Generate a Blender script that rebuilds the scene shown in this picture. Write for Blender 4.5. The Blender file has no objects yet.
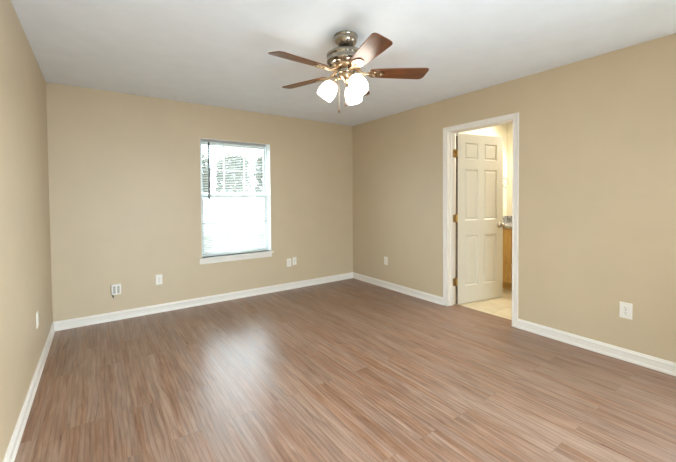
import bpy, bmesh, math, random
from mathutils import Vector, Matrix, Euler
random.seed(7)
scn = bpy.context.scene
COL = scn.collection
PI = math.pi

# ------------------------------------------------------------------ camera
FPX, YAW, PITCH, ROLL, CAMH = 341.79, 0.6151, -0.0246, -0.0078, 1.2935
F = Vector((math.sin(YAW) * math.cos(PITCH), math.cos(YAW) * math.cos(PITCH), math.sin(PITCH)))
R0 = Vector((math.cos(YAW), -math.sin(YAW), 0))
U0 = R0.cross(F)
RT = R0 * math.cos(ROLL) + U0 * math.sin(ROLL)
UP = U0 * math.cos(ROLL) - R0 * math.sin(ROLL)
cam = bpy.data.cameras.new('camera')
cam.sensor_width = 36.0
cam.lens = FPX / 676 * 36
cam.shift_y = -24.62 / 676
cam.clip_start = 0.02
cam_o = bpy.data.objects.new('camera', cam)
COL.objects.link(cam_o)
M3 = Matrix((RT, UP, -F)).transposed()
cam_o.matrix_world = Matrix.Translation((0, 0, CAMH)) @ M3.to_4x4()
scn.camera = cam_o

# ------------------------------------------------------------------ world, lights, exposure
scn.view_settings.view_transform = 'Standard'
scn.view_settings.look = 'None'
scn.view_settings.gamma = 1.0
scn.view_settings.use_curve_mapping = False
scn.view_settings.exposure = 0.05

world = bpy.data.worlds.new('sky')
scn.world = world
world.use_nodes = True
wn = world.node_tree
bg = wn.nodes['Background']
bg.inputs['Color'].default_value = (0.80, 0.91, 1.0, 1)
bg.inputs['Strength'].default_value = 12.0


def area(name, loc, rot, sx, sy, power, col):
    l = bpy.data.lights.new(name, 'AREA')
    l.shape = 'RECTANGLE'
    l.size, l.size_y, l.energy, l.color = sx, sy, power, col
    o = bpy.data.objects.new(name, l)
    o.location = loc
    o.rotation_euler = rot
    COL.objects.link(o)
    return o


# added fill lights outside two added windows; the bathroom's lamp and its fill
area('rear_fill', (0.85, -0.64, 0.90), (math.radians(122), 0, math.radians(18)), 1.3, 1.4, 85, (0.76, 0.88, 1.0))  # added fill aimed up into the room from behind the rear wall
area('right_fill', (3.58, 0.1, 1.40), (math.radians(50), 0, math.radians(90)), 0.8, 1.2, 30, (0.76, 0.88, 1.0))  # added fill to brighten the left wall, out of view
area('bathroom_light', (5.10, 2.15, 2.10), (0, math.radians(50), 0), 0.12, 0.6, 26, (1.0, 0.94, 0.82))
area('bathroom_fill', (4.85, 2.0, 2.40), (0, 0, 0), 0.3, 0.3, 12, (1.0, 0.94, 0.84))  # extra unseen fill to lift the bathroom's far wall

# ------------------------------------------------------------------ room dimensions
XL, XR, YB, YR, H = -0.3765, 3.3715, 4.3618, -0.43, 2.44
WX = XR + 0.125            # bathroom face of the right wall
DY0, DY1, DZ = 1.772, 2.535, 2.055    # doorway
WX0, WX1, WZ0, WZ1 = 1.040, 1.952, 0.572, 2.032   # window opening
BX1, BY0, BY1 = 5.20, 0.70, 2.82      # bathroom


# ------------------------------------------------------------------ materials
def new_mat(name):
    m = bpy.data.materials.new(name)
    m.use_nodes = True
    nt = m.node_tree
    return m, nt, nt.nodes['Principled BSDF']


def N(nt, kind, **kw):
    n = nt.nodes.new(kind)
    for k, v in kw.items():
        if hasattr(n, k):
            setattr(n, k, v)
        else:
            n.inputs[k].default_value = v
    return n


def coords(nt, scale=(1, 1, 1)):
    t = nt.nodes.new('ShaderNodeTexCoord')
    mp = nt.nodes.new('ShaderNodeMapping')
    mp.inputs['Scale'].default_value = scale
    nt.links.new(t.outputs['Object'], mp.inputs['Vector'])
    return mp.outputs['Vector']


def bump(nt, b, height, strength, dist=0.01):
    n = nt.nodes.new('ShaderNodeBump')
    n.inputs['Strength'].default_value = strength
    n.inputs['Distance'].default_value = dist
    nt.links.new(height, n.inputs['Height'])
    nt.links.new(n.outputs['Normal'], b.inputs['Normal'])


def simple(name, col, rough=0.5, metal=0.0, var=0.04, scale=25.0, bmp=0.0, bscale=200.0, spec=0.5):
    m, nt, b = new_mat(name)
    v = coords(nt)
    n = N(nt, 'ShaderNodeTexNoise', Scale=scale, Detail=3.0)
    nt.links.new(v, n.inputs['Vector'])
    r = nt.nodes.new('ShaderNodeValToRGB')
    r.color_ramp.elements[0].position = 0.3
    r.color_ramp.elements[1].position = 0.7
    r.color_ramp.elements[0].color = tuple(max(0, c * (1 - var)) for c in col) + (1,)
    r.color_ramp.elements[1].color = tuple(min(1, c * (1 + var)) for c in col) + (1,)
    nt.links.new(n.outputs['Fac'], r.inputs['Fac'])
    nt.links.new(r.outputs['Color'], b.inputs['Base Color'])
    b.inputs['Roughness'].default_value = rough
    b.inputs['Metallic'].default_value = metal
    b.inputs['Specular IOR Level'].default_value = spec
    if bmp:
        n2 = N(nt, 'ShaderNodeTexNoise', Scale=bscale, Detail=2.0)
        nt.links.new(v, n2.inputs['Vector'])
        bump(nt, b, n2.outputs['Fac'], bmp, 0.002)
    return m


M = {}
M['wall'] = simple('wall_paint', (0.592, 0.474, 0.322), 0.45, var=0.02, scale=3, bmp=0.25, bscale=140, spec=0.5)
M['bath_wall'] = simple('bathroom_paint', (0.80, 0.74, 0.58), 0.5, var=0.02, scale=3, bmp=0.2, bscale=140)
M['ceiling'] = simple('ceiling_paint', (0.81, 0.84, 0.88), 0.75, var=0.02, scale=6, bmp=0.3, bscale=90, spec=0.2)
M['trim'] = simple('trim_paint', (0.83, 0.775, 0.71), 0.35, var=0.01)
M['door'] = simple('door_paint', (0.66, 0.62, 0.53), 0.38, var=0.01)
M['plastic'] = simple('white_plastic', (0.85, 0.80, 0.73), 0.35, var=0.01)
M['grey_plastic'] = simple('grey_plastic', (0.50, 0.48, 0.44), 0.4, var=0.02)
M['dark'] = simple('dark_slot', (0.05, 0.045, 0.04), 0.5)
M['nickel'] = simple('brushed_nickel', (0.37, 0.33, 0.275), 0.2, 1.0, var=0.06, scale=40)
M['knob'] = simple('satin_nickel_knob', (0.42, 0.38, 0.33), 0.25, 1.0, var=0.05)
M['brass'] = simple('polished_brass', (0.50, 0.35, 0.15), 0.3, 1.0, var=0.08, scale=60)
M['fan_brass'] = simple('antique_brass', (0.58, 0.43, 0.28), 0.28, 1.0, var=0.1, scale=40)
M['vinyl'] = simple('window_vinyl', (0.86, 0.88, 0.88), 0.35, var=0.01)
M['wand'] = simple('grey_wand', (0.16, 0.16, 0.16), 0.3, var=0.02)
M['cord'] = simple('blind_cord', (0.8, 0.8, 0.78), 0.7)
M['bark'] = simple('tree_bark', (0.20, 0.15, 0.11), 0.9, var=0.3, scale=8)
M['concrete'] = simple('pale_concrete', (0.62, 0.60, 0.56), 0.9, var=0.12, scale=2)
M['lawn'] = simple('lawn_grass', (0.065, 0.058, 0.036), 0.95, var=0.5, scale=9)
M['fence'] = simple('fence_paint', (0.80, 0.80, 0.78), 0.7, var=0.05)
M['chain'] = simple('pull_chain_metal', (0.55, 0.47, 0.35), 0.35, 1.0)
M['fob'] = simple('walnut_fob', (0.10, 0.04, 0.015), 0.4, var=0.2)


def leaf_mat():
    m, nt, b = new_mat('leaf_green')
    n = N(nt, 'ShaderNodeTexNoise', Scale=2.5, Detail=4.0)
    nt.links.new(coords(nt), n.inputs['Vector'])
    r = nt.nodes.new('ShaderNodeValToRGB')
    r.color_ramp.elements[0].color = (0.045, 0.045, 0.028, 1)
    r.color_ramp.elements[1].color = (0.13, 0.125, 0.085, 1)
    nt.links.new(n.outputs['Fac'], r.inputs['Fac'])
    nt.links.new(r.outputs['Color'], b.inputs['Base Color'])
    b.inputs['Roughness'].default_value = 0.7
    return m


M['leaf'] = leaf_mat()


def glass_mat():
    m, nt, b = new_mat('window_glass')
    out = nt.nodes['Material Output']
    tr = nt.nodes.new('ShaderNodeBsdfTransparent')
    tr.inputs['Color'].default_value = (0.95, 0.98, 0.97, 1)
    gl = nt.nodes.new('ShaderNodeBsdfGlossy')
    gl.inputs['Roughness'].default_value = 0.02
    mx = nt.nodes.new('ShaderNodeMixShader')
    mx.inputs[0].default_value = 0.06
    nt.links.new(tr.outputs[0], mx.inputs[1])
    nt.links.new(gl.outputs[0], mx.inputs[2])
    nt.links.new(mx.outputs[0], out.inputs['Surface'])
    nt.nodes.remove(b)
    return m


M['glass'] = glass_mat()


def slat_mat():
    m, nt, b = new_mat('blind_slat_vinyl')
    out = nt.nodes['Material Output']
    b.inputs['Base Color'].default_value = (0.88, 0.88, 0.86, 1)
    b.inputs['Roughness'].default_value = 0.4
    tl = nt.nodes.new('ShaderNodeBsdfTranslucent')
    tl.inputs['Color'].default_value = (0.9, 0.9, 0.87, 1)
    mx = nt.nodes.new('ShaderNodeMixShader')
    mx.inputs[0].default_value = 0.6
    nt.links.new(b.outputs[0], mx.inputs[1])
    nt.links.new(tl.outputs[0], mx.inputs[2])
    nt.links.new(mx.outputs[0], out.inputs['Surface'])
    return m


M['slat'] = slat_mat()


def shade_mat():
    m, nt, b = new_mat('lit_frosted_glass')
    b.inputs['Base Color'].default_value = (0.9, 0.87, 0.8, 1)
    b.inputs['Roughness'].default_value = 0.3
    lw = N(nt, 'ShaderNodeTexNoise', Scale=14.0, Detail=2.0)
    nt.links.new(coords(nt), lw.inputs['Vector'])
    r = nt.nodes.new('ShaderNodeValToRGB')
    r.color_ramp.elements[0].color = (1.0, 0.90, 0.76, 1)
    r.color_ramp.elements[1].color = (1.0, 0.94, 0.84, 1)
    nt.links.new(lw.outputs['Fac'], r.inputs['Fac'])
    nt.links.new(r.outputs['Color'], b.inputs['Emission Color'])
    b.inputs['Emission Strength'].default_value = 10.0
    return m


M['shade'] = shade_mat()


def floor_mat():
    m, nt, b = new_mat('vinyl_wood_planks')
    L = nt.links.new
    tc = nt.nodes.new('ShaderNodeTexCoord')
    sp = nt.nodes.new('ShaderNodeSeparateXYZ')
    cb = nt.nodes.new('ShaderNodeCombineXYZ')
    L(tc.outputs['Object'], sp.inputs[0])
    L(sp.outputs['Y'], cb.inputs['X'])
    L(sp.outputs['X'], cb.inputs['Y'])
    br = nt.nodes.new('ShaderNodeTexBrick')
    br.offset, br.offset_frequency, br.squash = 0.37, 2, 1.0
    br.inputs['Color1'].default_value = (0, 0, 0, 1)
    br.inputs['Color2'].default_value = (1, 1, 1, 1)
    br.inputs['Mortar'].default_value = (0.5, 0.5, 0.5, 1)
    br.inputs['Scale'].default_value = 1.0
    br.inputs['Mortar Size'].default_value = 0.0012
    br.inputs['Mortar Smooth'].default_value = 0.0
    br.inputs['Brick Width'].default_value = 1.22
    br.inputs['Row Height'].default_value = 0.152
    L(cb.outputs[0], br.inputs['Vector'])
    # shift the grain for every plank
    off = N(nt, 'ShaderNodeMath', operation='MULTIPLY')
    off.inputs[1].default_value = 31.0
    L(br.outputs['Color'], off.inputs[0])
    cb2 = nt.nodes.new('ShaderNodeCombineXYZ')
    L(off.outputs[0], cb2.inputs['Z'])
    L(off.outputs[0], cb2.inputs['X'])
    ad = N(nt, 'ShaderNodeVectorMath', operation='ADD')
    L(cb.outputs[0], ad.inputs[0])
    L(cb2.outputs[0], ad.inputs[1])
    def mapped(s):
        mp = nt.nodes.new('ShaderNodeMapping')
        mp.inputs['Scale'].default_value = s
        L(ad.outputs[0], mp.inputs['Vector'])
        return mp.outputs[0]
    g1 = N(nt, 'ShaderNodeTexNoise', Scale=1.0, Detail=8.0, Roughness=0.62, Distortion=0.5)
    L(mapped((3.2, 30, 1)), g1.inputs['Vector'])
    g2 = N(nt, 'ShaderNodeTexNoise', Scale=1.0, Detail=4.0, Distortion=0.8)
    L(mapped((0.9, 14, 1)), g2.inputs['Vector'])
    wv = N(nt, 'ShaderNodeTexWave', Scale=1.0, Distortion=7.0, Detail=2.0)
    wv.bands_direction = 'Y'
    wv.inputs['Detail Scale'].default_value = 0.8
    L(mapped((2.2, 12, 1)), wv.inputs['Vector'])
    # colour: grain over tone
    r1 = nt.nodes.new('ShaderNodeValToRGB')
    e = r1.color_ramp.elements
    e[0].position, e[0].color = 0.34, (0.130, 0.070, 0.044, 1)
    e[1].position, e[1].color = 0.66, (0.470, 0.300, 0.208, 1)
    e2 = r1.color_ramp.elements.new(0.5)
    e2.color = (0.300, 0.176, 0.113, 1)
    L(g1.outputs['Fac'], r1.inputs['Fac'])
    r2 = nt.nodes.new('ShaderNodeValToRGB')
    r2.color_ramp.elements[0].position, r2.color_ramp.elements[0].color = 0.38, (0.330, 0.232, 0.185, 1)
    r2.color_ramp.elements[1].position, r2.color_ramp.elements[1].color = 0.62, (0.260, 0.124, 0.070, 1)
    L(g2.outputs['Fac'], r2.inputs['Fac'])
    mx = N(nt, 'ShaderNodeMix', data_type='RGBA')
    mx.inputs[0].default_value = 0.55
    L(r1.outputs[0], mx.inputs[6])
    L(r2.outputs[0], mx.inputs[7])
    # faint cathedral figure
    rw = nt.nodes.new('ShaderNodeValToRGB')
    rw.color_ramp.elements[0].position, rw.color_ramp.elements[0].color = 0.0, (0.72, 0.66, 0.62, 1)
    rw.color_ramp.elements[1].position, rw.color_ramp.elements[1].color = 0.28, (1, 1, 1, 1)
    L(wv.outputs['Color'], rw.inputs['Fac'])
    m2 = N(nt, 'ShaderNodeMix', data_type='RGBA', blend_type='MULTIPLY')
    m2.inputs[0].default_value = 0.7
    L(mx.outputs[2], m2.inputs[6])
    L(rw.outputs[0], m2.inputs[7])
    # plank to plank tone
    rp = nt.nodes.new('ShaderNodeValToRGB')
    rp.color_ramp.elements[0].color = (0.93, 0.93, 0.94, 1)
    rp.color_ramp.elements[1].color = (1.06, 1.05, 1.04, 1)
    L(br.outputs['Color'], rp.inputs['Fac'])
    m3 = N(nt, 'ShaderNodeMix', data_type='RGBA', blend_type='MULTIPLY')
    m3.inputs[0].default_value = 1.0
    L(m2.outputs[2], m3.inputs[6])
    L(rp.outputs[0], m3.inputs[7])
    m4 = N(nt, 'ShaderNodeMix', data_type='RGBA')
    m4.inputs[7].default_value = (0.16, 0.10, 0.065, 1)
    fm = N(nt, 'ShaderNodeMath', operation='MULTIPLY')
    fm.inputs[1].default_value = 0.45
    L(br.outputs['Fac'], fm.inputs[0])
    L(fm.outputs[0], m4.inputs[0])
    L(m3.outputs[2], m4.inputs[6])
    L(m4.outputs[2], b.inputs['Base Color'])
    rr = N(nt, 'ShaderNodeMapRange')
    rr.inputs['To Min'].default_value = 0.20
    rr.inputs['To Max'].default_value = 0.44
    L(g1.outputs['Fac'], rr.inputs['Value'])
    L(rr.outputs[0], b.inputs['Roughness'])
    hs = N(nt, 'ShaderNodeMath', operation='SUBTRACT')
    L(g1.outputs['Fac'], hs.inputs[0])
    L(br.outputs['Fac'], hs.inputs[1])
    bump(nt, b, hs.outputs[0], 0.30, 0.003)
    b.inputs['Specular IOR Level'].default_value = 0.5
    return m


M['floor'] = floor_mat()


def wood(name, c0, c1, s=(6, 60, 60), rough=0.4):
    m, nt, b = new_mat(name)
    n = N(nt, 'ShaderNodeTexNoise', Scale=1.0, Detail=5.0, Distortion=0.6)
    nt.links.new(coords(nt, s), n.inputs['Vector'])
    r = nt.nodes.new('ShaderNodeValToRGB')
    r.color_ramp.elements[0].position, r.color_ramp.elements[0].color = 0.3, c0 + (1,)
    r.color_ramp.elements[1].position, r.color_ramp.elements[1].color = 0.7, c1 + (1,)
    nt.links.new(n.outputs['Fac'], r.inputs['Fac'])
    nt.links.new(r.outputs[0], b.inputs['Base Color'])
    b.inputs['Roughness'].default_value = rough
    return m


M['walnut'] = wood('walnut_blade', (0.075, 0.022, 0.007), (0.17, 0.058, 0.020), (4, 40, 40), 0.28)
M['oak'] = wood('honey_oak', (0.58, 0.33, 0.09), (0.74, 0.48, 0.17), (50, 50, 4), 0.4)


def granite_mat():
    m, nt, b = new_mat('grey_granite')
    n = N(nt, 'ShaderNodeTexNoise', Scale=60.0, Detail=4.0)
    nt.links.new(coords(nt), n.inputs['Vector'])
    r = nt.nodes.new('ShaderNodeValToRGB')
    r.color_ramp.elements[0].position, r.color_ramp.elements[0].color = 0.38, (0.10, 0.10, 0.10, 1)
    r.color_ramp.elements[1].position, r.color_ramp.elements[1].color = 0.62, (0.55, 0.53, 0.48, 1)
    nt.links.new(n.outputs['Fac'], r.inputs['Fac'])
    nt.links.new(r.outputs[0], b.inputs['Base Color'])
    b.inputs['Roughness'].default_value = 0.2
    return m


M['granite'] = granite_mat()


def tile_mat():
    m, nt, b = new_mat('cream_floor_tile')
    tc = nt.nodes.new('ShaderNodeTexCoord')
    br = nt.nodes.new('ShaderNodeTexBrick')
    br.offset = 0.0
    br.inputs['Color1'].default_value = (0.66, 0.56, 0.38, 1)
    br.inputs['Color2'].default_value = (0.74, 0.64, 0.45, 1)
    br.inputs['Mortar'].default_value = (0.60, 0.50, 0.33, 1)
    br.inputs['Scale'].default_value = 1.0
    br.inputs['Mortar Size'].default_value = 0.006
    br.inputs['Brick Width'].default_value = 0.3
    br.inputs['Row Height'].default_value = 0.3
    nt.links.new(tc.outputs['Object'], br.inputs['Vector'])
    n = N(nt, 'ShaderNodeTexNoise', Scale=9.0, Detail=4.0)
    nt.links.new(tc.outputs['Object'], n.inputs['Vector'])
    mx = N(nt, 'ShaderNodeMix', data_type='RGBA', blend_type='OVERLAY')
    mx.inputs[0].default_value = 0.25
    nt.links.new(br.outputs['Color'], mx.inputs[6])
    nt.links.new(n.outputs['Fac'], mx.inputs[7])
    nt.links.new(mx.outputs[2], b.inputs['Base Color'])
    b.inputs['Roughness'].default_value = 0.35
    return m


M['tile'] = tile_mat()


# ------------------------------------------------------------------ geometry helpers
def box(bm, x0, x1, y0, y1, z0, z1, mi=0, mat=None):
    vs = [Vector((x, y, z)) for z in (z0, z1) for y in (y0, y1) for x in (x0, x1)]
    if mat is not None:
        vs = [mat @ v for v in vs]
    v = [bm.verts.new(p) for p in vs]
    fs = []
    for idx in ((0, 2, 3, 1), (4, 5, 7, 6), (0, 1, 5, 4), (2, 6, 7, 3), (0, 4, 6, 2), (1, 3, 7, 5)):
        f = bm.faces.new([v[i] for i in idx])
        f.material_index = mi
        fs.append(f)
    return fs


def tube(bm, pts, rads, seg=10, mi=0, caps=True):
    """round tube through points with a radius per point"""
    if not isinstance(rads, (list, tuple)):
        rads = [rads] * len(pts)
    pts = [Vector(p) for p in pts]
    rings = []
    for i, p in enumerate(pts):
        d = (pts[min(i + 1, len(pts) - 1)] - pts[max(i - 1, 0)]).normalized()
        a = d.cross(Vector((0, 0, 1)))
        if a.length < 1e-4:
            a = Vector((1, 0, 0))
        a.normalize()
        b_ = d.cross(a)
        rings.append([bm.verts.new(p + (a * math.cos(2 * PI * k / seg) + b_ * math.sin(2 * PI * k / seg)) * rads[i]) for k in range(seg)])
    for r0, r1 in zip(rings, rings[1:]):
        for k in range(seg):
            f = bm.faces.new((r0[k], r0[(k + 1) % seg], r1[(k + 1) % seg], r1[k]))
            f.smooth = True
            f.material_index = mi
    if caps:
        for r in (rings[0], rings[-1]):
            f = bm.faces.new(r)
            f.material_index = mi


def lathe(bm, prof, seg=36, mat=None, mi=0):
    """prof: list of (r, z) revolved about z"""
    rings = []
    for r, z in prof:
        if r < 1e-5:
            p = Vector((0, 0, z))
            rings.append([bm.verts.new(mat @ p if mat else p)])
        else:
            ring = []
            for k in range(seg):
                p = Vector((r * math.cos(2 * PI * k / seg), r * math.sin(2 * PI * k / seg), z))
                ring.append(bm.verts.new(mat @ p if mat else p))
            rings.append(ring)
    for a, b_ in zip(rings, rings[1:]):
        for k in range(seg):
            k2 = (k + 1) % seg
            if len(a) == 1 and len(b_) == 1:
                continue
            if len(a) == 1:
                f = bm.faces.new((a[0], b_[k], b_[k2]))
            elif len(b_) == 1:
                f = bm.faces.new((a[k], a[k2], b_[0]))
            else:
                f = bm.faces.new((a[k], a[k2], b_[k2], b_[k]))
            f.smooth = True
            f.material_index = mi


def prism(bm, pts, axis, a0, a1, mi=0):
    """closed 2D outline extruded along an axis ('x','y','z')"""
    def P(p, a):
        return {'x': (a, p[0], p[1]), 'y': (p[0], a, p[1]), 'z': (p[0], p[1], a)}[axis]
    r0 = [bm.verts.new(P(p, a0)) for p in pts]
    r1 = [bm.verts.new(P(p, a1)) for p in pts]
    n = len(pts)
    for i in range(n):
        bm.faces.new((r0[i], r0[(i + 1) % n], r1[(i + 1) % n], r1[i])).material_index = mi
    bm.faces.new(r0).material_index = mi
    bm.faces.new(r1).material_index = mi


def obj(name, bm, mats, parent=None, loc=None, bevel=0.0, bseg=2, autosmooth=False):
    bmesh.ops.recalc_face_normals(bm, faces=bm.faces)
    me = bpy.data.meshes.new(name)
    bm.to_mesh(me)
    bm.free()
    for m in (mats if isinstance(mats, (list, tuple)) else [mats]):
        me.materials.append(m)
    o = bpy.data.objects.new(name, me)
    COL.objects.link(o)
    if parent:
        o.parent = parent
    if loc is not None:
        o.location = loc
    if bevel:
        md = o.modifiers.new('bevel', 'BEVEL')
        md.width, md.segments, md.limit_method = bevel, bseg, 'ANGLE'
    return o


def struct(name, bm, mats, **kw):
    o = obj(name, bm, mats, **kw)
    o['kind'] = 'structure'
    return o


def tag(o, label, cat, group=None):
    o['label'] = label
    o['category'] = cat
    if group:
        o['group'] = group
    return o


def thing(name, label, cat, loc=(0, 0, 0), rotz=0.0, group=None):
    o = bpy.data.objects.new(name, None)
    o.empty_display_size = 0.05
    COL.objects.link(o)
    o.location = loc
    o.rotation_euler = (0, 0, rotz)
    return tag(o, label, cat, group)


def dup(root, loc, rotz, label, group=None):
    r = root.copy()
    COL.objects.link(r)
    r.location = loc
    r.rotation_euler = (0, 0, rotz)
    r['label'] = label
    if group:
        r['group'] = group
    for ch in list(root.children):
        c = ch.copy()
        COL.objects.link(c)
        c.parent = r
        for g in list(ch.children):
            d = g.copy()
            COL.objects.link(d)
            d.parent = c
    return r


BM = bmesh.new

# ================================================================== STRUCTURE
# floor
bm = BM()
box(bm, XL - 0.12, XR, YR - 0.12, YB + 0.14, -0.10, 0.0)
box(bm, XR, WX + 0.03, DY0 - 0.03, DY1 + 0.03, -0.10, 0.0)
struct('floor', bm, M['floor'])
bm = BM()
box(bm, WX + 0.03, BX1 + 0.1, BY0 - 0.1, BY1 + 0.1, -0.10, 0.0)
struct('floor_bathroom', bm, M['tile'])
# ceilings
bm = BM()
box(bm, XL - 0.12, WX, YR - 0.12, YB + 0.14, H, H + 0.12)
struct('ceiling', bm, M['ceiling'])
bm = BM()
box(bm, WX, BX1 + 0.1, BY0 - 0.1, BY1 + 0.1, H, H + 0.12)
struct('ceiling_bathroom', bm, M['ceiling'])


def wall_x(name, x0, x1, ya, yb, hole=None, mat=None):
    """wall running along y, hole = (y0, y1, z0, z1)"""
    bm = BM()
    if hole:
        a, b, c, d = hole
        box(bm, x0, x1, ya, a, 0, H)
        box(bm, x0, x1, b, yb, 0, H)
        if c > 0:
            box(bm, x0, x1, a, b, 0, c)
        box(bm, x0, x1, a, b, d, H)
    else:
        box(bm, x0, x1, ya, yb, 0, H)
    return struct(name, bm, mat or M['wall'])


def wall_y(name, y0, y1, xa, xb, hole=None, mat=None):
    bm = BM()
    if hole:
        a, b, c, d = hole
        box(bm, xa, a, y0, y1, 0, H)
        box(bm, b, xb, y0, y1, 0, H)
        if c > 0:
            box(bm, a, b, y0, y1, 0, c)
        box(bm, a, b, y0, y1, d, H)
    else:
        box(bm, xa, xb, y0, y1, 0, H)
    return struct(name, bm, mat or M['wall'])


wall_y('wall_back', YB, YB + 0.14, XL, XR, (WX0, WX1, WZ0, WZ1))
wall_x('wall_left', XL - 0.12, XL, YR - 0.12, YB + 0.14)
wall_x('wall_right', XR, WX, 0.53, YB + 0.14, (DY0 - 0.02, DY1 + 0.02, 0.0, DZ + 0.02))
wall_x('wall_right_rear', XR, WX, YR - 0.12, 0.53, (-0.30, 0.50, 0.75, 2.15))
wall_y('wall_rear', YR - 0.12, YR, XL, XR, (0.10, 1.60, 0.06, 2.10))
wall_y('wall_bathroom_back', BY1, BY1 + 0.1, WX, BX1 + 0.1, mat=M['bath_wall'])
wall_y('wall_bathroom_front', BY0 - 0.1, BY0, WX, BX1 + 0.1, mat=M['bath_wall'])
wall_x('wall_bathroom_side', BX1, BX1 + 0.1, BY0, BY1, mat=M['bath_wall'])
bm = BM()
box(bm, WX, WX + 0.006, BY0, DY0 - 0.06, 0.0, H)
box(bm, WX, WX + 0.006, DY1 + 0.06, BY1, 0.0, H)
box(bm, WX, WX + 0.006, DY0 - 0.06, DY1 + 0.06, DZ + 0.06, H)
struct('wall_bathroom_door', bm, M['bath_wall'])

# baseboards: profile (depth from wall, height)
BPROF = [(0, 0), (0.0175, 0), (0.0175, 0.010), (0.0155, 0.018), (0.011, 0.024), (0.011, 0.062), (0.0135, 0.066), (0.0135, 0.072), (0.010, 0.078), (0.007, 0.086), (0.005, 0.0905), (0, 0.0915)]


def base(name, kind, c, a0, a1, sgn):
    bm = BM()
    pts = [(c + sgn * d, z) for d, z in BPROF]
    prism(bm, pts, 'x' if kind == 'y' else 'y', a0, a1)
    return struct(name, bm, M['trim'])


base('baseboard_back', 'y', YB, XL, XR, -1)
base('baseboard_left', 'x', XL, YR, YB, 1)
base('baseboard_right', 'x', XR, DY1 + 0.062, YB, -1)
base('baseboard_right', 'x', XR, YR, DY0 - 0.062, -1)
base('baseboard_rear', 'y', YR, XL, 0.06, 1)
base('baseboard_rear', 'y', YR, 1.64, XR, 1)

# door casing + jamb lining
bm = BM()
CPROF = [(0.0, 0.0), (0.0, 0.007), (0.005, 0.010), (0.012, 0.009), (0.018, 0.007), (0.028, 0.008), (0.042, 0.0125), (0.050, 0.013), (0.057, 0.012), (0.060, 0.009), (0.060, 0.0)]


def casing(bm, xw, sg, yl, yr, zt, prof):
    """mitred three sided casing on wall plane x=xw; yl > yr"""
    rings = []
    for o, t in prof:
        x = xw + sg * t
        rings.append([bm.verts.new(p) for p in ((x, yl + o, 0), (x, yl + o, zt + o), (x, yr - o, zt + o), (x, yr - o, 0))])
    n = len(rings)
    for i in range(n):
        a, b = rings[i], rings[(i + 1) % n]
        for k in range(3):
            bm.faces.new((a[k], a[k + 1], b[k + 1], b[k]))
    for k in (0, 3):
        bm.faces.new([r[k] for r in rings])


casing(bm, XR, -1, DY1 + 0.003, DY0 - 0.003, DZ - 0.004, CPROF)
casing(bm, WX + 0.006, 1, DY1 + 0.003, DY0 - 0.003, DZ - 0.004, CPROF)
tc_ = struct('trim_1', bm, M['trim'])
bm = BM()
box(bm, XR, WX + 0.006, DY1, DY1 + 0.02, 0, DZ)
box(bm, XR, WX + 0.006, DY0 - 0.02, DY0, 0, DZ)
box(bm, XR, WX + 0.006, DY0 - 0.02, DY1 + 0.02, DZ, DZ + 0.02)
# stops
box(bm, WX - 0.080, WX - 0.042, DY0, DY0 + 0.010, 0, DZ)
box(bm, WX - 0.080, WX - 0.042, DY1 - 0.010, DY1, 0, DZ)
obj('door_jamb', bm, M['trim'], tc_)

# ---------------------------------------------------------------- six panel door
DW, DH, DT = 0.748, 2.042, 0.035
HINGE = Vector((WX + 0.008, DY1 - 0.002, 0.008))
DANG = math.radians(-11.2)
bm = BM()
x0 = 0.012
xs = [x0, x0 + 0.112, x0 + 0.327, x0 + 0.427, x0 + 0.642, x0 + DW]
zs_top = [0, 0.105, 0.306, 0.424, 1.040, 1.224, 1.834, DH]
zs = [DH - z for z in reversed(zs_top)]
panels = []
for y in (-DT, 0.0):
    g = [[bm.verts.new((x, y, z)) for x in xs] for z in zs]
    for j in range(len(zs) - 1):
        for i in range(len(xs) - 1):
            q = (g[j][i], g[j][i + 1], g[j + 1][i + 1], g[j + 1][i])
            f = bm.faces.new(q if y < 0 else q[::-1])
            if i in (1, 3) and j in (1, 3, 5):
                panels.append(f)
    if y < 0:
        gf = g
    else:
        gb = g
for j in range(len(zs) - 1):
    for i in (0, len(xs) - 1):
        bm.faces.new((gf[j][i], gf[j + 1][i], gb[j + 1][i], gb[j][i]))
for i in range(len(xs) - 1):
    for j in (0, len(zs) - 1):
        bm.faces.new((gf[j][i], gf[j][i + 1], gb[j][i + 1], gb[j][i]))
bmesh.ops.recalc_face_normals(bm, faces=bm.faces)
bmesh.ops.inset_individual(bm, faces=panels, thickness=0.005, depth=-0.004)
bmesh.ops.inset_individual(bm, faces=panels, thickness=0.012, depth=-0.009)
bmesh.ops.inset_individual(bm, faces=panels, thickness=0.010, depth=0.0)
bmesh.ops.inset_individual(bm, faces=panels, thickness=0.020, depth=0.007)
door = struct('door_1', bm, M['door'], loc=HINGE)
door.rotation_euler = (0, 0, DANG)
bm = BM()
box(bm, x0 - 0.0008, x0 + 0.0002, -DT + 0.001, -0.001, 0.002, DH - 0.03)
e_ = obj('hinge_gap_shade', bm, M['bark'], door)  # brown strip gives the shaded gap between jamb and door as colour
e_['label'] = 'dark strip painted in for the shaded hinge gap'
for hz in (0.265, 1.03, 1.805):
    bm = BM()
    tube(bm, [(0.004, 0.0, hz - 0.046), (0.004, 0.0, hz + 0.046)], 0.0055, 10)
    for e in (-0.050, 0.050):
        tube(bm, [(0.004, 0.0, hz + e - 0.003), (0.004, 0.0, hz + e + 0.003)], [0.004, 0.0065] if e < 0 else [0.0065, 0.003], 10)
    box(bm, 0.0095, 0.0125, -0.034, 0.0, hz - 0.044, hz + 0.044)          # leaf on the door edge
    mt = Matrix.Rotation(-DANG, 4, 'Z')
    box(bm, -0.044, 0.002, -0.0035, -0.0005, hz - 0.044, hz + 0.044, mat=mt)   # leaf on the jamb
    h = obj('hinge', bm, M['brass'], door)
    h['label'] = 'brass butt hinge'
bm = BM()
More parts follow.
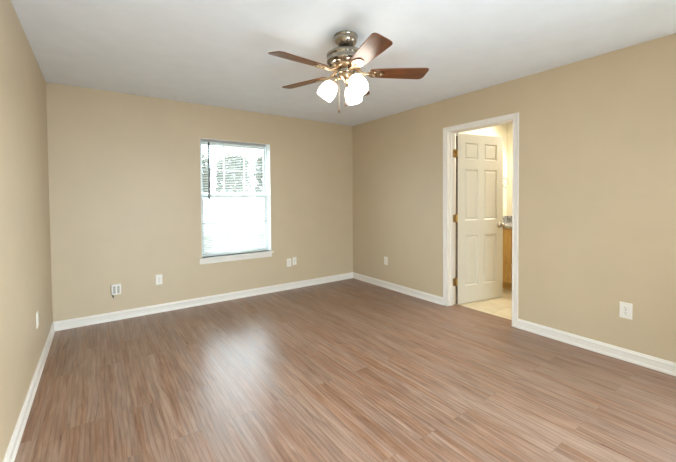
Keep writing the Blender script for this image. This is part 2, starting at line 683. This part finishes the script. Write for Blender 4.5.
KZ, KX = 0.925, x0 + DW - 0.062
for s, yb in ((-1, -DT), (1, 0.0)):
    mt = Matrix.Translation((KX, yb, KZ)) @ Matrix.Rotation(s * -PI / 2, 4, 'X')
    lathe(bm, [(0.0, 0.0), (0.033, 0.0), (0.033, 0.004), (0.028, 0.009), (0.014, 0.011), (0.011, 0.026), (0.016, 0.034), (0.0255, 0.043), (0.028, 0.054), (0.024, 0.063), (0.012, 0.067), (0.0, 0.0675)], 28, mt)
k = obj('door_knob', bm, M['knob'], door)
k['label'] = 'satin nickel round knob'

# ---------------------------------------------------------------- window 1 (front)
YW = YB + 0.085          # room face of the vinyl frame
bm = BM()
for (a, b, c, d) in ((WX0, WX0 + 0.02, WZ0, WZ1), (WX1 - 0.02, WX1, WZ0, WZ1), (WX0 + 0.02, WX1 - 0.02, WZ1 - 0.03, WZ1), (WX0 + 0.02, WX1 - 0.02, WZ0, WZ0 + 0.035)):
    box(bm, a, b, YW, YW + 0.055, c, d)
# painted reveal lining
box(bm, WX0, WX0 + 0.004, YB, YW, WZ0, WZ1)
box(bm, WX1 - 0.004, WX1, YB, YW, WZ0, WZ1)
box(bm, WX0, WX1, YB, YW, WZ1 - 0.004, WZ1)
win = struct('window_1', bm, M['vinyl'])
ZM = 1.335
for nm, z0, z1, yo in (('upper_sash', ZM - 0.02, WZ1 - 0.03, 0.030), ('lower_sash', WZ0 + 0.035, ZM + 0.02, 0.006)):
    xa, xb = WX0 + 0.02, WX1 - 0.02
    bm = BM()
    y0, y1 = YW + yo, YW + yo + 0.022
    w = 0.030
    box(bm, xa, xa + w, y0, y1, z0, z1)
    box(bm, xb - w, xb, y0, y1, z0, z1)
    box(bm, xa + w, xb - w, y0, y1, z0, z0 + w)
    box(bm, xa + w, xb - w, y0, y1, z1 - w, z1)
    s = obj(nm, bm, M['vinyl'], win)
    bm = BM()
    for t in (1 / 3, 2 / 3):
        xm = xa + w + (xb - xa - 2 * w) * t
        box(bm, xm - 0.009, xm + 0.009, y0 + 0.004, y1 - 0.004, z0 + w, z1 - w)
    zm = (z0 + z1) / 2
    box(bm, xa + w, xb - w, y0 + 0.005, y1 - 0.005, zm - 0.009, zm + 0.009)
    obj('muntin_grid', bm, M['vinyl'], s)
    bm = BM()
    box(bm, xa + w - 0.004, xb - w + 0.004, y0 + 0.010, y0 + 0.012, z0 + w - 0.004, z1 - w + 0.004)
    obj('glass_pane', bm, M['glass'], s)
bm = BM()
prism(bm, [(YW, WZ0 - 0.018), (YB - 0.042, WZ0 - 0.018), (YB - 0.048, WZ0 - 0.012), (YB - 0.048, WZ0 - 0.005), (YB - 0.042, WZ0), (YW, WZ0)], 'x', WX0 + 0.0005, WX1 - 0.0005)
box(bm, WX0 - 0.034, WX0 + 0.0005, YB - 0.048, YB, WZ0 - 0.018, WZ0)
box(bm, WX1 - 0.0005, WX1 + 0.014, YB - 0.048, YB, WZ0 - 0.018, WZ0)
obj('window_sill', bm, M['trim'], win)
bm = BM()
box(bm, WX0 - 0.032, WX1 + 0.002, YB - 0.015, YB, WZ0 - 0.075, WZ0 - 0.018)
obj('apron', bm, M['trim'], win, bevel=0.003)

# unseen windows added behind the camera to let in fill light
def added_plain_window(name, axis, c, a0, a1, z0, z1):
    bm = BM()
    bg_ = BM()
    def B(bmm, p0, p1, q0, q1, r0, r1):
        if axis == 'y':
            box(bmm, p0, p1, q0, q1, r0, r1)
        else:
            box(bmm, q0, q1, p0, p1, r0, r1)
    w = 0.045
    for (p0, p1, r0, r1) in ((a0, a0 + w, z0, z1), (a1 - w, a1, z0, z1), (a0 + w, a1 - w, z0, z0 + w), (a0 + w, a1 - w, z1 - w, z1), (a0 + w, a1 - w, (z0 + z1) / 2 - 0.02, (z0 + z1) / 2 + 0.02)):
        B(bm, p0, p1, c - 0.03, c + 0.03, r0, r1)
    B(bg_, a0 + w, a1 - w, c - 0.002, c + 0.002, z0 + w, z1 - w)
    o = struct(name, bm, M['vinyl'])
    obj('glass_pane', bg_, M['glass'], o)


added_plain_window('added_window_rear', 'y', YR - 0.07, 0.10, 1.60, 0.06, 2.10)  # added opening for the rear fill
added_plain_window('added_window_right', 'x', XR + 0.07, -0.30, 0.50, 0.75, 2.15)  # added opening for the right-hand fill

# ================================================================== OBJECTS
# ---------------------------------------------------------------- mini blind
bx0, bx1 = WX0 + 0.005, WX1 - 0.050
by = YB + 0.048
bl = thing('window_blind', 'white horizontal mini blind lowered over the only window, slats open', 'blind', ((bx0 + bx1) / 2, by, WZ1 - 0.006))
hw = (bx1 - bx0) / 2
bm = BM()
box(bm, -hw, hw, -0.0125, 0.0125, -0.028, 0.0)
box(bm, -hw, hw, -0.0155, -0.0125, -0.026, -0.001)
obj('headrail', bm, M['slat'], bl, bevel=0.002)
bm = BM()
ztop, zbot = -0.040, -(WZ1 - 0.006 - WZ0) + 0.040
ns = 66
tilt = math.radians(22)
for i in range(ns):
    z = ztop + (zbot - ztop) * i / (ns - 1)
    rows = []
    for k in range(5):
        u = (k / 4 - 0.5) * 0.025
        zz = 0.0016 * (1 - (2 * u / 0.025) ** 2)
        yy = u * math.cos(tilt) - zz * math.sin(tilt)
        zz = u * math.sin(tilt) + zz * math.cos(tilt)
        rows.append((yy, z + zz))
    ra = [bm.verts.new((-hw + 0.003, a, b)) for a, b in rows]
    rb = [bm.verts.new((hw - 0.003, a, b)) for a, b in rows]
    for k in range(4):
        f = bm.faces.new((ra[k], ra[k + 1], rb[k + 1], rb[k]))
        f.smooth = True
so = obj('slats', bm, M['slat'], bl)
md = so.modifiers.new('thick', 'SOLIDIFY')
md.thickness = 0.0005
bm = BM()
box(bm, -hw + 0.002, hw - 0.002, -0.012, 0.012, zbot - 0.028, zbot - 0.013)
obj('bottom_rail', bm, M['slat'], bl, bevel=0.003)
for fx in (-0.72, 0.0, 0.72):
    bm = BM()
    for yy in (-0.0135, 0.0135):
        tube(bm, [(fx * hw, yy, -0.026), (fx * hw, yy, zbot - 0.02)], 0.0007, 5)
    obj('ladder_cord', bm, M['cord'], bl)
bm = BM()
wx = 1.148 - (bx0 + bx1) / 2
tube(bm, [(wx, -0.026, -0.032), (wx - 0.002, -0.030, -0.3), (wx - 0.006, -0.030, -0.735)], 0.0115, 8)
tube(bm, [(wx, -0.012, -0.022), (wx, -0.024, -0.026), (wx, -0.024, -0.04)], 0.0022, 6)
o = obj('tilt_wand', bm, M['wand'], bl)
o['label'] = 'dark tilt wand hanging at the left'

# ---------------------------------------------------------------- ceiling fan
FX, FY = 1.468, 1.966
fan = thing('ceiling_fan', 'five-blade ceiling fan with three lit frosted glass shades below the ceiling', 'ceiling fan', (FX, FY, H))


def Z(z):
    return z - H


bm = BM()
lathe(bm, [(0, 0), (0.082, 0), (0.085, -0.004), (0.085, -0.010), (0.082, -0.013), (0.082, -0.022), (0.080, -0.034), (0.075, -0.048), (0.067, -0.061), (0.056, -0.072), (0.042, -0.080), (0.026, -0.085), (0.0, -0.086)], 40)
obj('canopy', bm, M['nickel'], fan)
bm = BM()
lathe(bm, [(0.0, -0.080), (0.014, -0.080), (0.014, -0.100), (0.024, -0.102), (0.026, -0.112), (0.0, -0.112)], 24)
obj('downrod', bm, M['nickel'], fan)
bm = BM()
lathe(bm, [(0.0, -0.106), (0.060, -0.108), (0.112, -0.118), (0.130, -0.126), (0.137, -0.136), (0.137, -0.150), (0.133, -0.153), (0.133, -0.172), (0.137, -0.175), (0.137, -0.188), (0.128, -0.200), (0.106, -0.210), (0.0, -0.212)], 48)
obj('motor_housing', bm, M['nickel'], fan)
bm = BM()
lathe(bm, [(0.0, -0.210), (0.100, -0.210), (0.102, -0.216), (0.098, -0.226), (0.080, -0.232), (0.0, -0.232)], 40)
for k_ in range(10):
    a = 2 * PI * k_ / 10
    mt = Matrix.Rotation(a, 4, 'Z') @ Matrix.Translation((0.101, 0, -0.218)) @ Matrix.Rotation(PI / 2, 4, 'Y')
    lathe(bm, [(0.012, -0.003), (0.014, 0.004), (0.010, 0.004), (0.008, 0.0)], 12, mt)
obj('flywheel_ring', bm, M['fan_brass'], fan)
bm = BM()
lathe(bm, [(0.0, -0.230), (0.060, -0.230), (0.064, -0.236), (0.064, -0.262), (0.060, -0.268), (0.0, -0.270)], 36)
obj('switch_housing', bm, M['nickel'], fan)
bm = BM()
lathe(bm, [(0.0, -0.266), (0.050, -0.268), (0.054, -0.276), (0.050, -0.292), (0.036, -0.304), (0.018, -0.310), (0.016, -0.322), (0.010, -0.332), (0.0, -0.335)], 32)
obj('light_fitter', bm, M['fan_brass'], fan)

BLADE_R0, BLADE_R1, BZ = 0.175, 0.572, -0.262
PITCHB = math.radians(12)


def blade_outline():
    pts = []
    r0, r1 = BLADE_R0, BLADE_R1
    # leading side out, rounded tip, trailing side back
    side = [(0.0, 0.048), (0.04, 0.054), (0.14, 0.061), (0.26, 0.068), (0.34, 0.071)]
    for d, w in side:
        pts.append((r0 + d, w))
    pts += [(r1 - 0.040, 0.072), (r1 - 0.022, 0.068), (r1 - 0.010, 0.058), (r1 - 0.003, 0.040), (r1 + 0.004, 0.0)]
    pts += [(r1 + 0.010, -0.036), (r1 + 0.010, -0.052), (r1 + 0.004, -0.064), (r1 - 0.012, -0.071)]
    for d, w in reversed(side):
        pts.append((r0 + d, -w))
    pts += [(r0 - 0.006, -0.030), (r0 - 0.008, 0.0), (r0 - 0.006, 0.030)]
    return pts


def blade_bm():
    bm = BM()
    prism(bm, blade_outline(), 'z', 0.0, 0.006)
    return bm


def bracket_bm():
    """blade iron: arm from the flywheel, widening into a forked plate under the blade"""
    bm = BM()
    pts = [(0.085, 0.016), (0.120, 0.012), (0.150, 0.014), (0.175, 0.030), (0.200, 0.040), (0.235, 0.034), (0.262, 0.018), (0.270, 0.0)]
    out = pts + [(x, -y) for x, y in reversed(pts[:-1])]
    prism(bm, out, 'z', -0.007, -0.0006)
    for x, y in ((0.205, 0.022), (0.205, -0.022), (0.248, 0.0)):
        lathe(bm, [(0.0, -0.011), (0.004, -0.0105), (0.006, -0.007)], 10, Matrix.Translation((x, y, 0)))
    tube(bm, [(0.075, 0, 0.030), (0.10, 0, 0.016), (0.14, 0, -0.004), (0.20, 0, -0.008)], [0.013, 0.011, 0.008, 0.005], 8)
    return bm


b0 = br0 = None
for k_, deg in enumerate((-105, -177, 111, 39, -33)):
    a = math.radians(deg)
    if k_ == 0:
        b0 = obj('blade', blade_bm(), M['walnut'], fan)
        b0.modifiers.new('bevel', 'BEVEL').width = 0.0015
        br0 = obj('blade_bracket', bracket_bm(), M['fan_brass'], b0)
        b = b0
    else:
        b = b0.copy()
        COL.objects.link(b)
        b.parent = fan
        c = br0.copy()
        COL.objects.link(c)
        c.parent = b
    b.location = (0, 0, BZ)
    b.rotation_euler = (Matrix.Rotation(a, 3, 'Z') @ Matrix.Rotation(-PITCHB, 3, 'X')).to_euler()

# light kit
SH = [(0.021, 0.0), (0.030, -0.003), (0.042, -0.013), (0.052, -0.028), (0.059, -0.049), (0.063, -0.075), (0.0625, -0.098), (0.059, -0.116), (0.056, -0.127)]
SHI = [(r - 0.003, z + (0.003 if i == 0 else 0)) for i, (r, z) in enumerate(SH)]
TILT = math.radians(36)
CAMANG = math.degrees(math.atan2(math.cos(YAW), math.sin(YAW)))     # world angle of the view direction
a0 = s0 = u0 = None
for k_, th in enumerate((-80, 145, 25)):        # clockwise from straight away
    ang = math.radians(CAMANG - th)
    if k_ == 0:
        bm = BM()
        tube(bm, [(0.040, 0, -0.292), (0.064, 0, -0.294), (0.080, 0, -0.302), (0.087, 0, -0.317)], [0.009, 0.009, 0.010, 0.012], 10)
        ml = Matrix.Translation((0.086, 0, -0.313)) @ Matrix.Rotation(-TILT, 4, 'Y')
        lathe(bm, [(0.0, 0.006), (0.018, 0.004), (0.030, -0.004), (0.033, -0.016), (0.029, -0.019)], 24, ml)
        arm = a0 = obj('lamp_arm', bm, M['fan_brass'], fan)
        bm = BM()
        lathe(bm, SH + list(reversed(SHI)), 36, ml @ Matrix.Translation((0, 0, -0.008)))
        s0 = obj('lamp_shade', bm, M['shade'], arm)
        bm = BM()
        lathe(bm, [(0.0, -0.020), (0.013, -0.020), (0.014, -0.045), (0.026, -0.065), (0.029, -0.082), (0.022, -0.100), (0.0, -0.108)], 20, ml)
        u0 = obj('light_bulb', bm, M['shade'], arm)
    else:
        arm = a0.copy()
        COL.objects.link(arm)
        arm.parent = fan
        for src in (s0, u0):
            c = src.copy()
            COL.objects.link(c)
            c.parent = arm
    arm.rotation_euler = (0, 0, ang)

# pull chains with wooden fobs
for (rx, fy_, ztop_, zend) in ((-0.050, -0.02, -0.262, -0.540), (-0.004, 0.050, -0.280, -0.478)):
    p = Vector((R0.x, R0.y, 0)) * rx + Vector((math.sin(YAW), math.cos(YAW), 0)) * fy_
    bm = BM()
    n = 40
    tube(bm, [(p.x, p.y, ztop_ + (zend + 0.02 - ztop_) * i / n) for i in range(n + 1)], [0.0016 if i % 2 else 0.0009 for i in range(n + 1)], 6)
    ch = obj('pull_chain', bm, M['chain'], fan)
    bm = BM()
    lathe(bm, [(0.0, zend + 0.022), (0.004, zend + 0.020), (0.0065, zend + 0.008), (0.0075, zend), (0.005, zend - 0.006), (0.0, zend - 0.008)], 12, Matrix.Translation((p.x, p.y, 0)))
    obj('chain_fob', bm, M['fob'], ch)


# ---------------------------------------------------------------- wall plates (local: x along wall, -y out of the wall, z up)
def plate_bm(w, h):
    bm = BM()
    t = 0.0055
    e = 0.004
    o = [bm.verts.new(p) for p in ((-w / 2, 0, -h / 2), (w / 2, 0, -h / 2), (w / 2, 0, h / 2), (-w / 2, 0, h / 2))]
    m_ = [bm.verts.new((v.co.x, -t * 0.45, v.co.z)) for v in o]
    i_ = [bm.verts.new((v.co.x - math.copysign(e, v.co.x), -t, v.co.z - math.copysign(e, v.co.z))) for v in o]
    for A, B_ in ((o, m_), (m_, i_)):
        for k in range(4):
            bm.faces.new((A[k], A[(k + 1) % 4], B_[(k + 1) % 4], B_[k]))
    bm.faces.new(i_)
    bm.faces.new(o[::-1])
    return bm


def screw(root, x, z):
    bm = BM()
    mt = Matrix.Translation((x, -0.0054, z)) @ Matrix.Rotation(PI / 2, 4, 'X')
    lathe(bm, [(0.0035, 0.0), (0.003, 0.001), (0.0, 0.0012)], 10, mt)
    obj('screw', bm, M['nickel'], root)


def receptacle(root, z, name='receptacle'):
    bm = BM()
    pts = []
    for k in range(24):
        a = 2 * PI * k / 24
        pts.append((0.0172 * math.cos(a), max(-0.0135, min(0.0135, 0.0172 * math.sin(a))) + z))
    r0 = [bm.verts.new((x, -0.0050, zz)) for x, zz in pts]
    r1 = [bm.verts.new((x, -0.0075, zz)) for x, zz in pts]
    for k in range(24):
        bm.faces.new((r0[k], r0[(k + 1) % 24], r1[(k + 1) % 24], r1[k]))
    bm.faces.new(r1)
    box(bm, -0.0085, -0.0060, -0.0079, -0.0070, z - 0.001, z + 0.0085, 1)
    box(bm, 0.0055, 0.0075, -0.0079, -0.0070, z, z + 0.0075, 1)
    tube(bm, [(0, -0.0070, z - 0.007), (0, -0.0079, z - 0.007)], 0.0028, 8, mi=1)
    obj(name, bm, [M['plastic'], M['dark']], root)


def outlet(loc, rotz, label, w=0.070, h=0.115, group='white duplex outlets low on the walls'):
    t = thing('wall_outlet', label, 'outlet', loc, rotz, group)
    obj('cover_plate', plate_bm(w, h), M['plastic'], t)
    receptacle(t, 0.0195)
    receptacle(t, -0.0195)
    screw(t, 0, 0)
    return t


OUT = outlet((0.566, YB, 0.376), 0, 'white duplex outlet on the back wall beside the two-column outlet box')
dup(OUT, (2.221, YB, 0.381), 0, 'white duplex outlet right of the window, left one of the pair')
dup(OUT, (XR, 3.590, 0.388), -PI / 2, 'white duplex outlet on the right wall between the corner and the doorway')
dup(OUT, (XL, 3.335, 0.412), PI / 2, 'white wall plate on the left wall, seen nearly edge-on')
outlet((XR, 0.872, 0.394), -PI / 2, 'large white duplex outlet on the right wall past the doorway', 0.080, 0.125)

# coaxial jack plate
t = thing('cable_jack', 'white wall plate with one dark jack, right one of the pair by the window', 'wall plate', (2.309, YB, 0.393))
obj('cover_plate', plate_bm(0.062, 0.112), M['plastic'], t)
bm = BM()
mt = Matrix.Translation((0, -0.005, 0.0)) @ Matrix.Rotation(PI / 2, 4, 'X')
lathe(bm, [(0.0085, 0.0), (0.0085, 0.003), (0.0055, 0.004), (0.0055, 0.010), (0.0, 0.010)], 12, mt)
obj('jack', bm, M['grey_plastic'], t)
screw(t, 0, 0.041)
screw(t, 0, -0.041)

# surface box with two grey columns and a stub of cord below
t = thing('outlet_box', 'white surface-mounted wall box with two grey columns and a short dark cord stub', 'wall box', (0.154, YB, 0.336))
bm = BM()
box(bm, -0.044, 0.044, -0.034, 0.0, -0.056, 0.056)
obj('housing', bm, M['plastic'], t, bevel=0.004)
for cx in (-0.018, 0.018):
    bm = BM()
    box(bm, cx - 0.012, cx + 0.012, -0.0365, -0.0335, -0.042, 0.036)
    for k_ in range(3):
        zz = -0.030 + k_ * 0.026
        box(bm, cx - 0.006, cx - 0.003, -0.0372, -0.0362, zz - 0.005, zz + 0.005, 1)
        box(bm, cx + 0.003, cx + 0.006, -0.0372, -0.0362, zz - 0.005, zz + 0.005, 1)
    o = obj('socket_column', bm, [M['grey_plastic'], M['dark']], t, bevel=0.001)
    o['label'] = 'grey socket column'
bm = BM()
tube(bm, [(-0.030, -0.016, -0.054), (-0.030, -0.016, -0.072), (-0.026, -0.014, -0.088)], [0.006, 0.0065, 0.005], 8)
o = obj('cord_stub', bm, M['dark'], t)
o['label'] = 'short dark cord stub'

# ---------------------------------------------------------------- bathroom vanity
VX, VY0, VT = 4.60, 1.55, 0.895
van = thing('bathroom_vanity', 'honey oak vanity with grey stone top seen through the doorway', 'vanity', (VX, BY1, 0))
W_ = BY1 - VY0
D_ = BX1 - VX
bm = BM()
box(bm, 0.02, D_ - 0.002, -W_, -0.002, 0.10, VT - 0.035)
box(bm, 0.075, D_ - 0.002, -W_ + 0.02, -0.002, 0.0, 0.10)
obj('cabinet_body', bm, M['oak'], van)


def front(name, y0, y1, z0, z1):
    bm = BM()
    w = 0.032
    box(bm, 0.0, 0.0195, y0, y0 + w, z0, z1)
    box(bm, 0.0, 0.0195, y1 - w, y1, z0, z1)
    box(bm, 0.0, 0.0195, y0 + w, y1 - w, z0, z0 + w)
    box(bm, 0.0, 0.0195, y0 + w, y1 - w, z1 - w, z1)
    box(bm, 0.008, 0.0195, y0 + w, y1 - w, z0 + w, z1 - w)
    box(bm, 0.003, 0.008, y0 + w + 0.02, y1 - w - 0.02, z0 + w + 0.02, z1 - w - 0.02)
    d = obj(name, bm, M['oak'], van, bevel=0.002)
    bm = BM()
    ym, zm = (y0 + y1) / 2, (z0 + z1) / 2
    lathe(bm, [(0.0, 0.022), (0.010, 0.021), (0.014, 0.014), (0.006, 0.008), (0.006, 0.0)], 14, Matrix.Translation((0.003, ym - 0.06, zm)) @ Matrix.Rotation(-PI / 2, 4, 'Y'))
    obj('knob', bm, M['oak'], d)


front('drawer', -0.385, -0.035, 0.395, 0.835)
front('drawer', -0.385, -0.035, 0.115, 0.370)
for i in range(2):
    front('cabinet_door', -0.80 - 0.40 * i, -0.42 - 0.40 * i, 0.115, 0.66)
bm = BM()
box(bm, -0.022, D_ - 0.002, -W_ - 0.02, -0.002, VT - 0.035, VT)
obj('countertop', bm, M['granite'], van, bevel=0.004)
bm = BM()
box(bm, D_ - 0.022, D_ - 0.002, -W_ - 0.02, -0.002, VT, VT + 0.10)
box(bm, 0.03, D_ - 0.022, -0.022, -0.002, VT, VT + 0.10)
obj('backsplash', bm, M['granite'], van)

dup(OUT, (5.15, BY1, 1.13), 0, 'small white outlet plate above the grey backsplash in the bathroom', 'bathroom outlets')

# towel ring on bathroom back wall
t = thing('towel_ring', 'pale metal towel ring on the bathroom wall just past the door edge', 'towel ring', (5.085, BY1, 1.58))
bm = BM()
lathe(bm, [(0.0, 0.0), (0.026, 0.0), (0.024, 0.006), (0.010, 0.010), (0.009, 0.045), (0.0, 0.048)], 18, Matrix.Rotation(PI / 2, 4, 'X'))
obj('wall_mount', bm, M['knob'], t)
bm = BM()
tube(bm, [(0.075 * math.sin(2 * PI * i / 32), -0.040, -0.075 + 0.075 * math.cos(2 * PI * i / 32)) for i in range(33)], 0.0042, 8)
obj('ring', bm, M['knob'], t)

# ---------------------------------------------------------------- outdoors beyond the window
bm = BM()
box(bm, -30, 40, -30, 15.4, -0.35, -0.25)
struct('ground', bm, M['lawn'])
bm = BM()
box(bm, -30, 40, 15.4, 60.0, -0.35, -0.25)
struct('ground_paved', bm, M['concrete'])


def tree(x, y, h, r, label, seed):
    rnd = random.Random(seed)
    t = thing('leafy_tree', label, 'tree', (x, y, -0.25), 0, 'trees beyond the window')
    bm = BM()
    tube(bm, [(0, 0, 0), (0.03, 0.02, h * 0.3), (0.0, 0.05, h * 0.6)], [0.16, 0.12, 0.06], 10)
    obj('trunk', bm, M['bark'], t)
    bm = BM()
    for _ in range(1700):
        # leaf clusters filling an egg-shaped crown
        while True:
            p = Vector((rnd.uniform(-1, 1), rnd.uniform(-1, 1), rnd.uniform(-1, 1)))
            if 0.35 < (abs(p.x) ** 3.5 + abs(p.y) ** 3.5 + abs(p.z) ** 3.5) ** (1 / 3.5) < 1:
                break
        c = Vector((p.x * r, p.y * r, h * 0.56 + p.z * h * 0.42))
        e = Euler((rnd.uniform(0, 6), rnd.uniform(0, 6), rnd.uniform(0, 6))).to_matrix()
        s = rnd.uniform(0.10, 0.20)
        vs = [bm.verts.new(c + e @ Vector(q) * s) for q in ((-1, 0, 0), (0, -0.5, 0.12), (1, 0, 0), (0, 0.5, 0.12))]
        bm.faces.new(vs)
    obj('crown', bm, M['leaf'], t)


for i, (x, h, lab) in enumerate((
        (1.8, 3.6, 'leafy tree behind the white fence, farthest left in the window view'),
        (3.9, 3.7, 'leafy tree behind the white fence, at the left of the window view'),
        (6.0, 3.65, 'leafy tree behind the white fence, in the middle of the window view'),
        (8.1, 3.75, 'leafy tree behind the white fence, at the right of the window view'),
        (10.2, 3.6, 'leafy tree behind the white fence, farthest right in the window view'))):
    tree(x, 18.2, h + 0.30, 0.84, lab, 20 + i)

fe = thing('board_fence', 'pale board fence across the yard seen through the blind', 'fence', (6.0, 16.2, -0.25))
for k_ in range(6):
    bm = BM()
    box(bm, -6.0 + 2.4 * k_, -5.9 + 2.4 * k_, -0.05, 0.05, 0, 1.95)
    obj('post', bm, M['fence'], fe)
for k_ in range(5):
    bm = BM()
    for j in range(15):
        x = -5.9 + 2.4 * k_ + 2.3 * j / 15
        box(bm, x + 0.004, x + 2.3 / 15 - 0.004, -0.012, 0.012, 0.05, 1.86)
    for z in (0.3, 1.6):
        box(bm, -5.9 + 2.4 * k_, -3.6 + 2.4 * k_, 0.012, 0.045, z, z + 0.09)
    obj('board_panel', bm, M['fence'], fe)
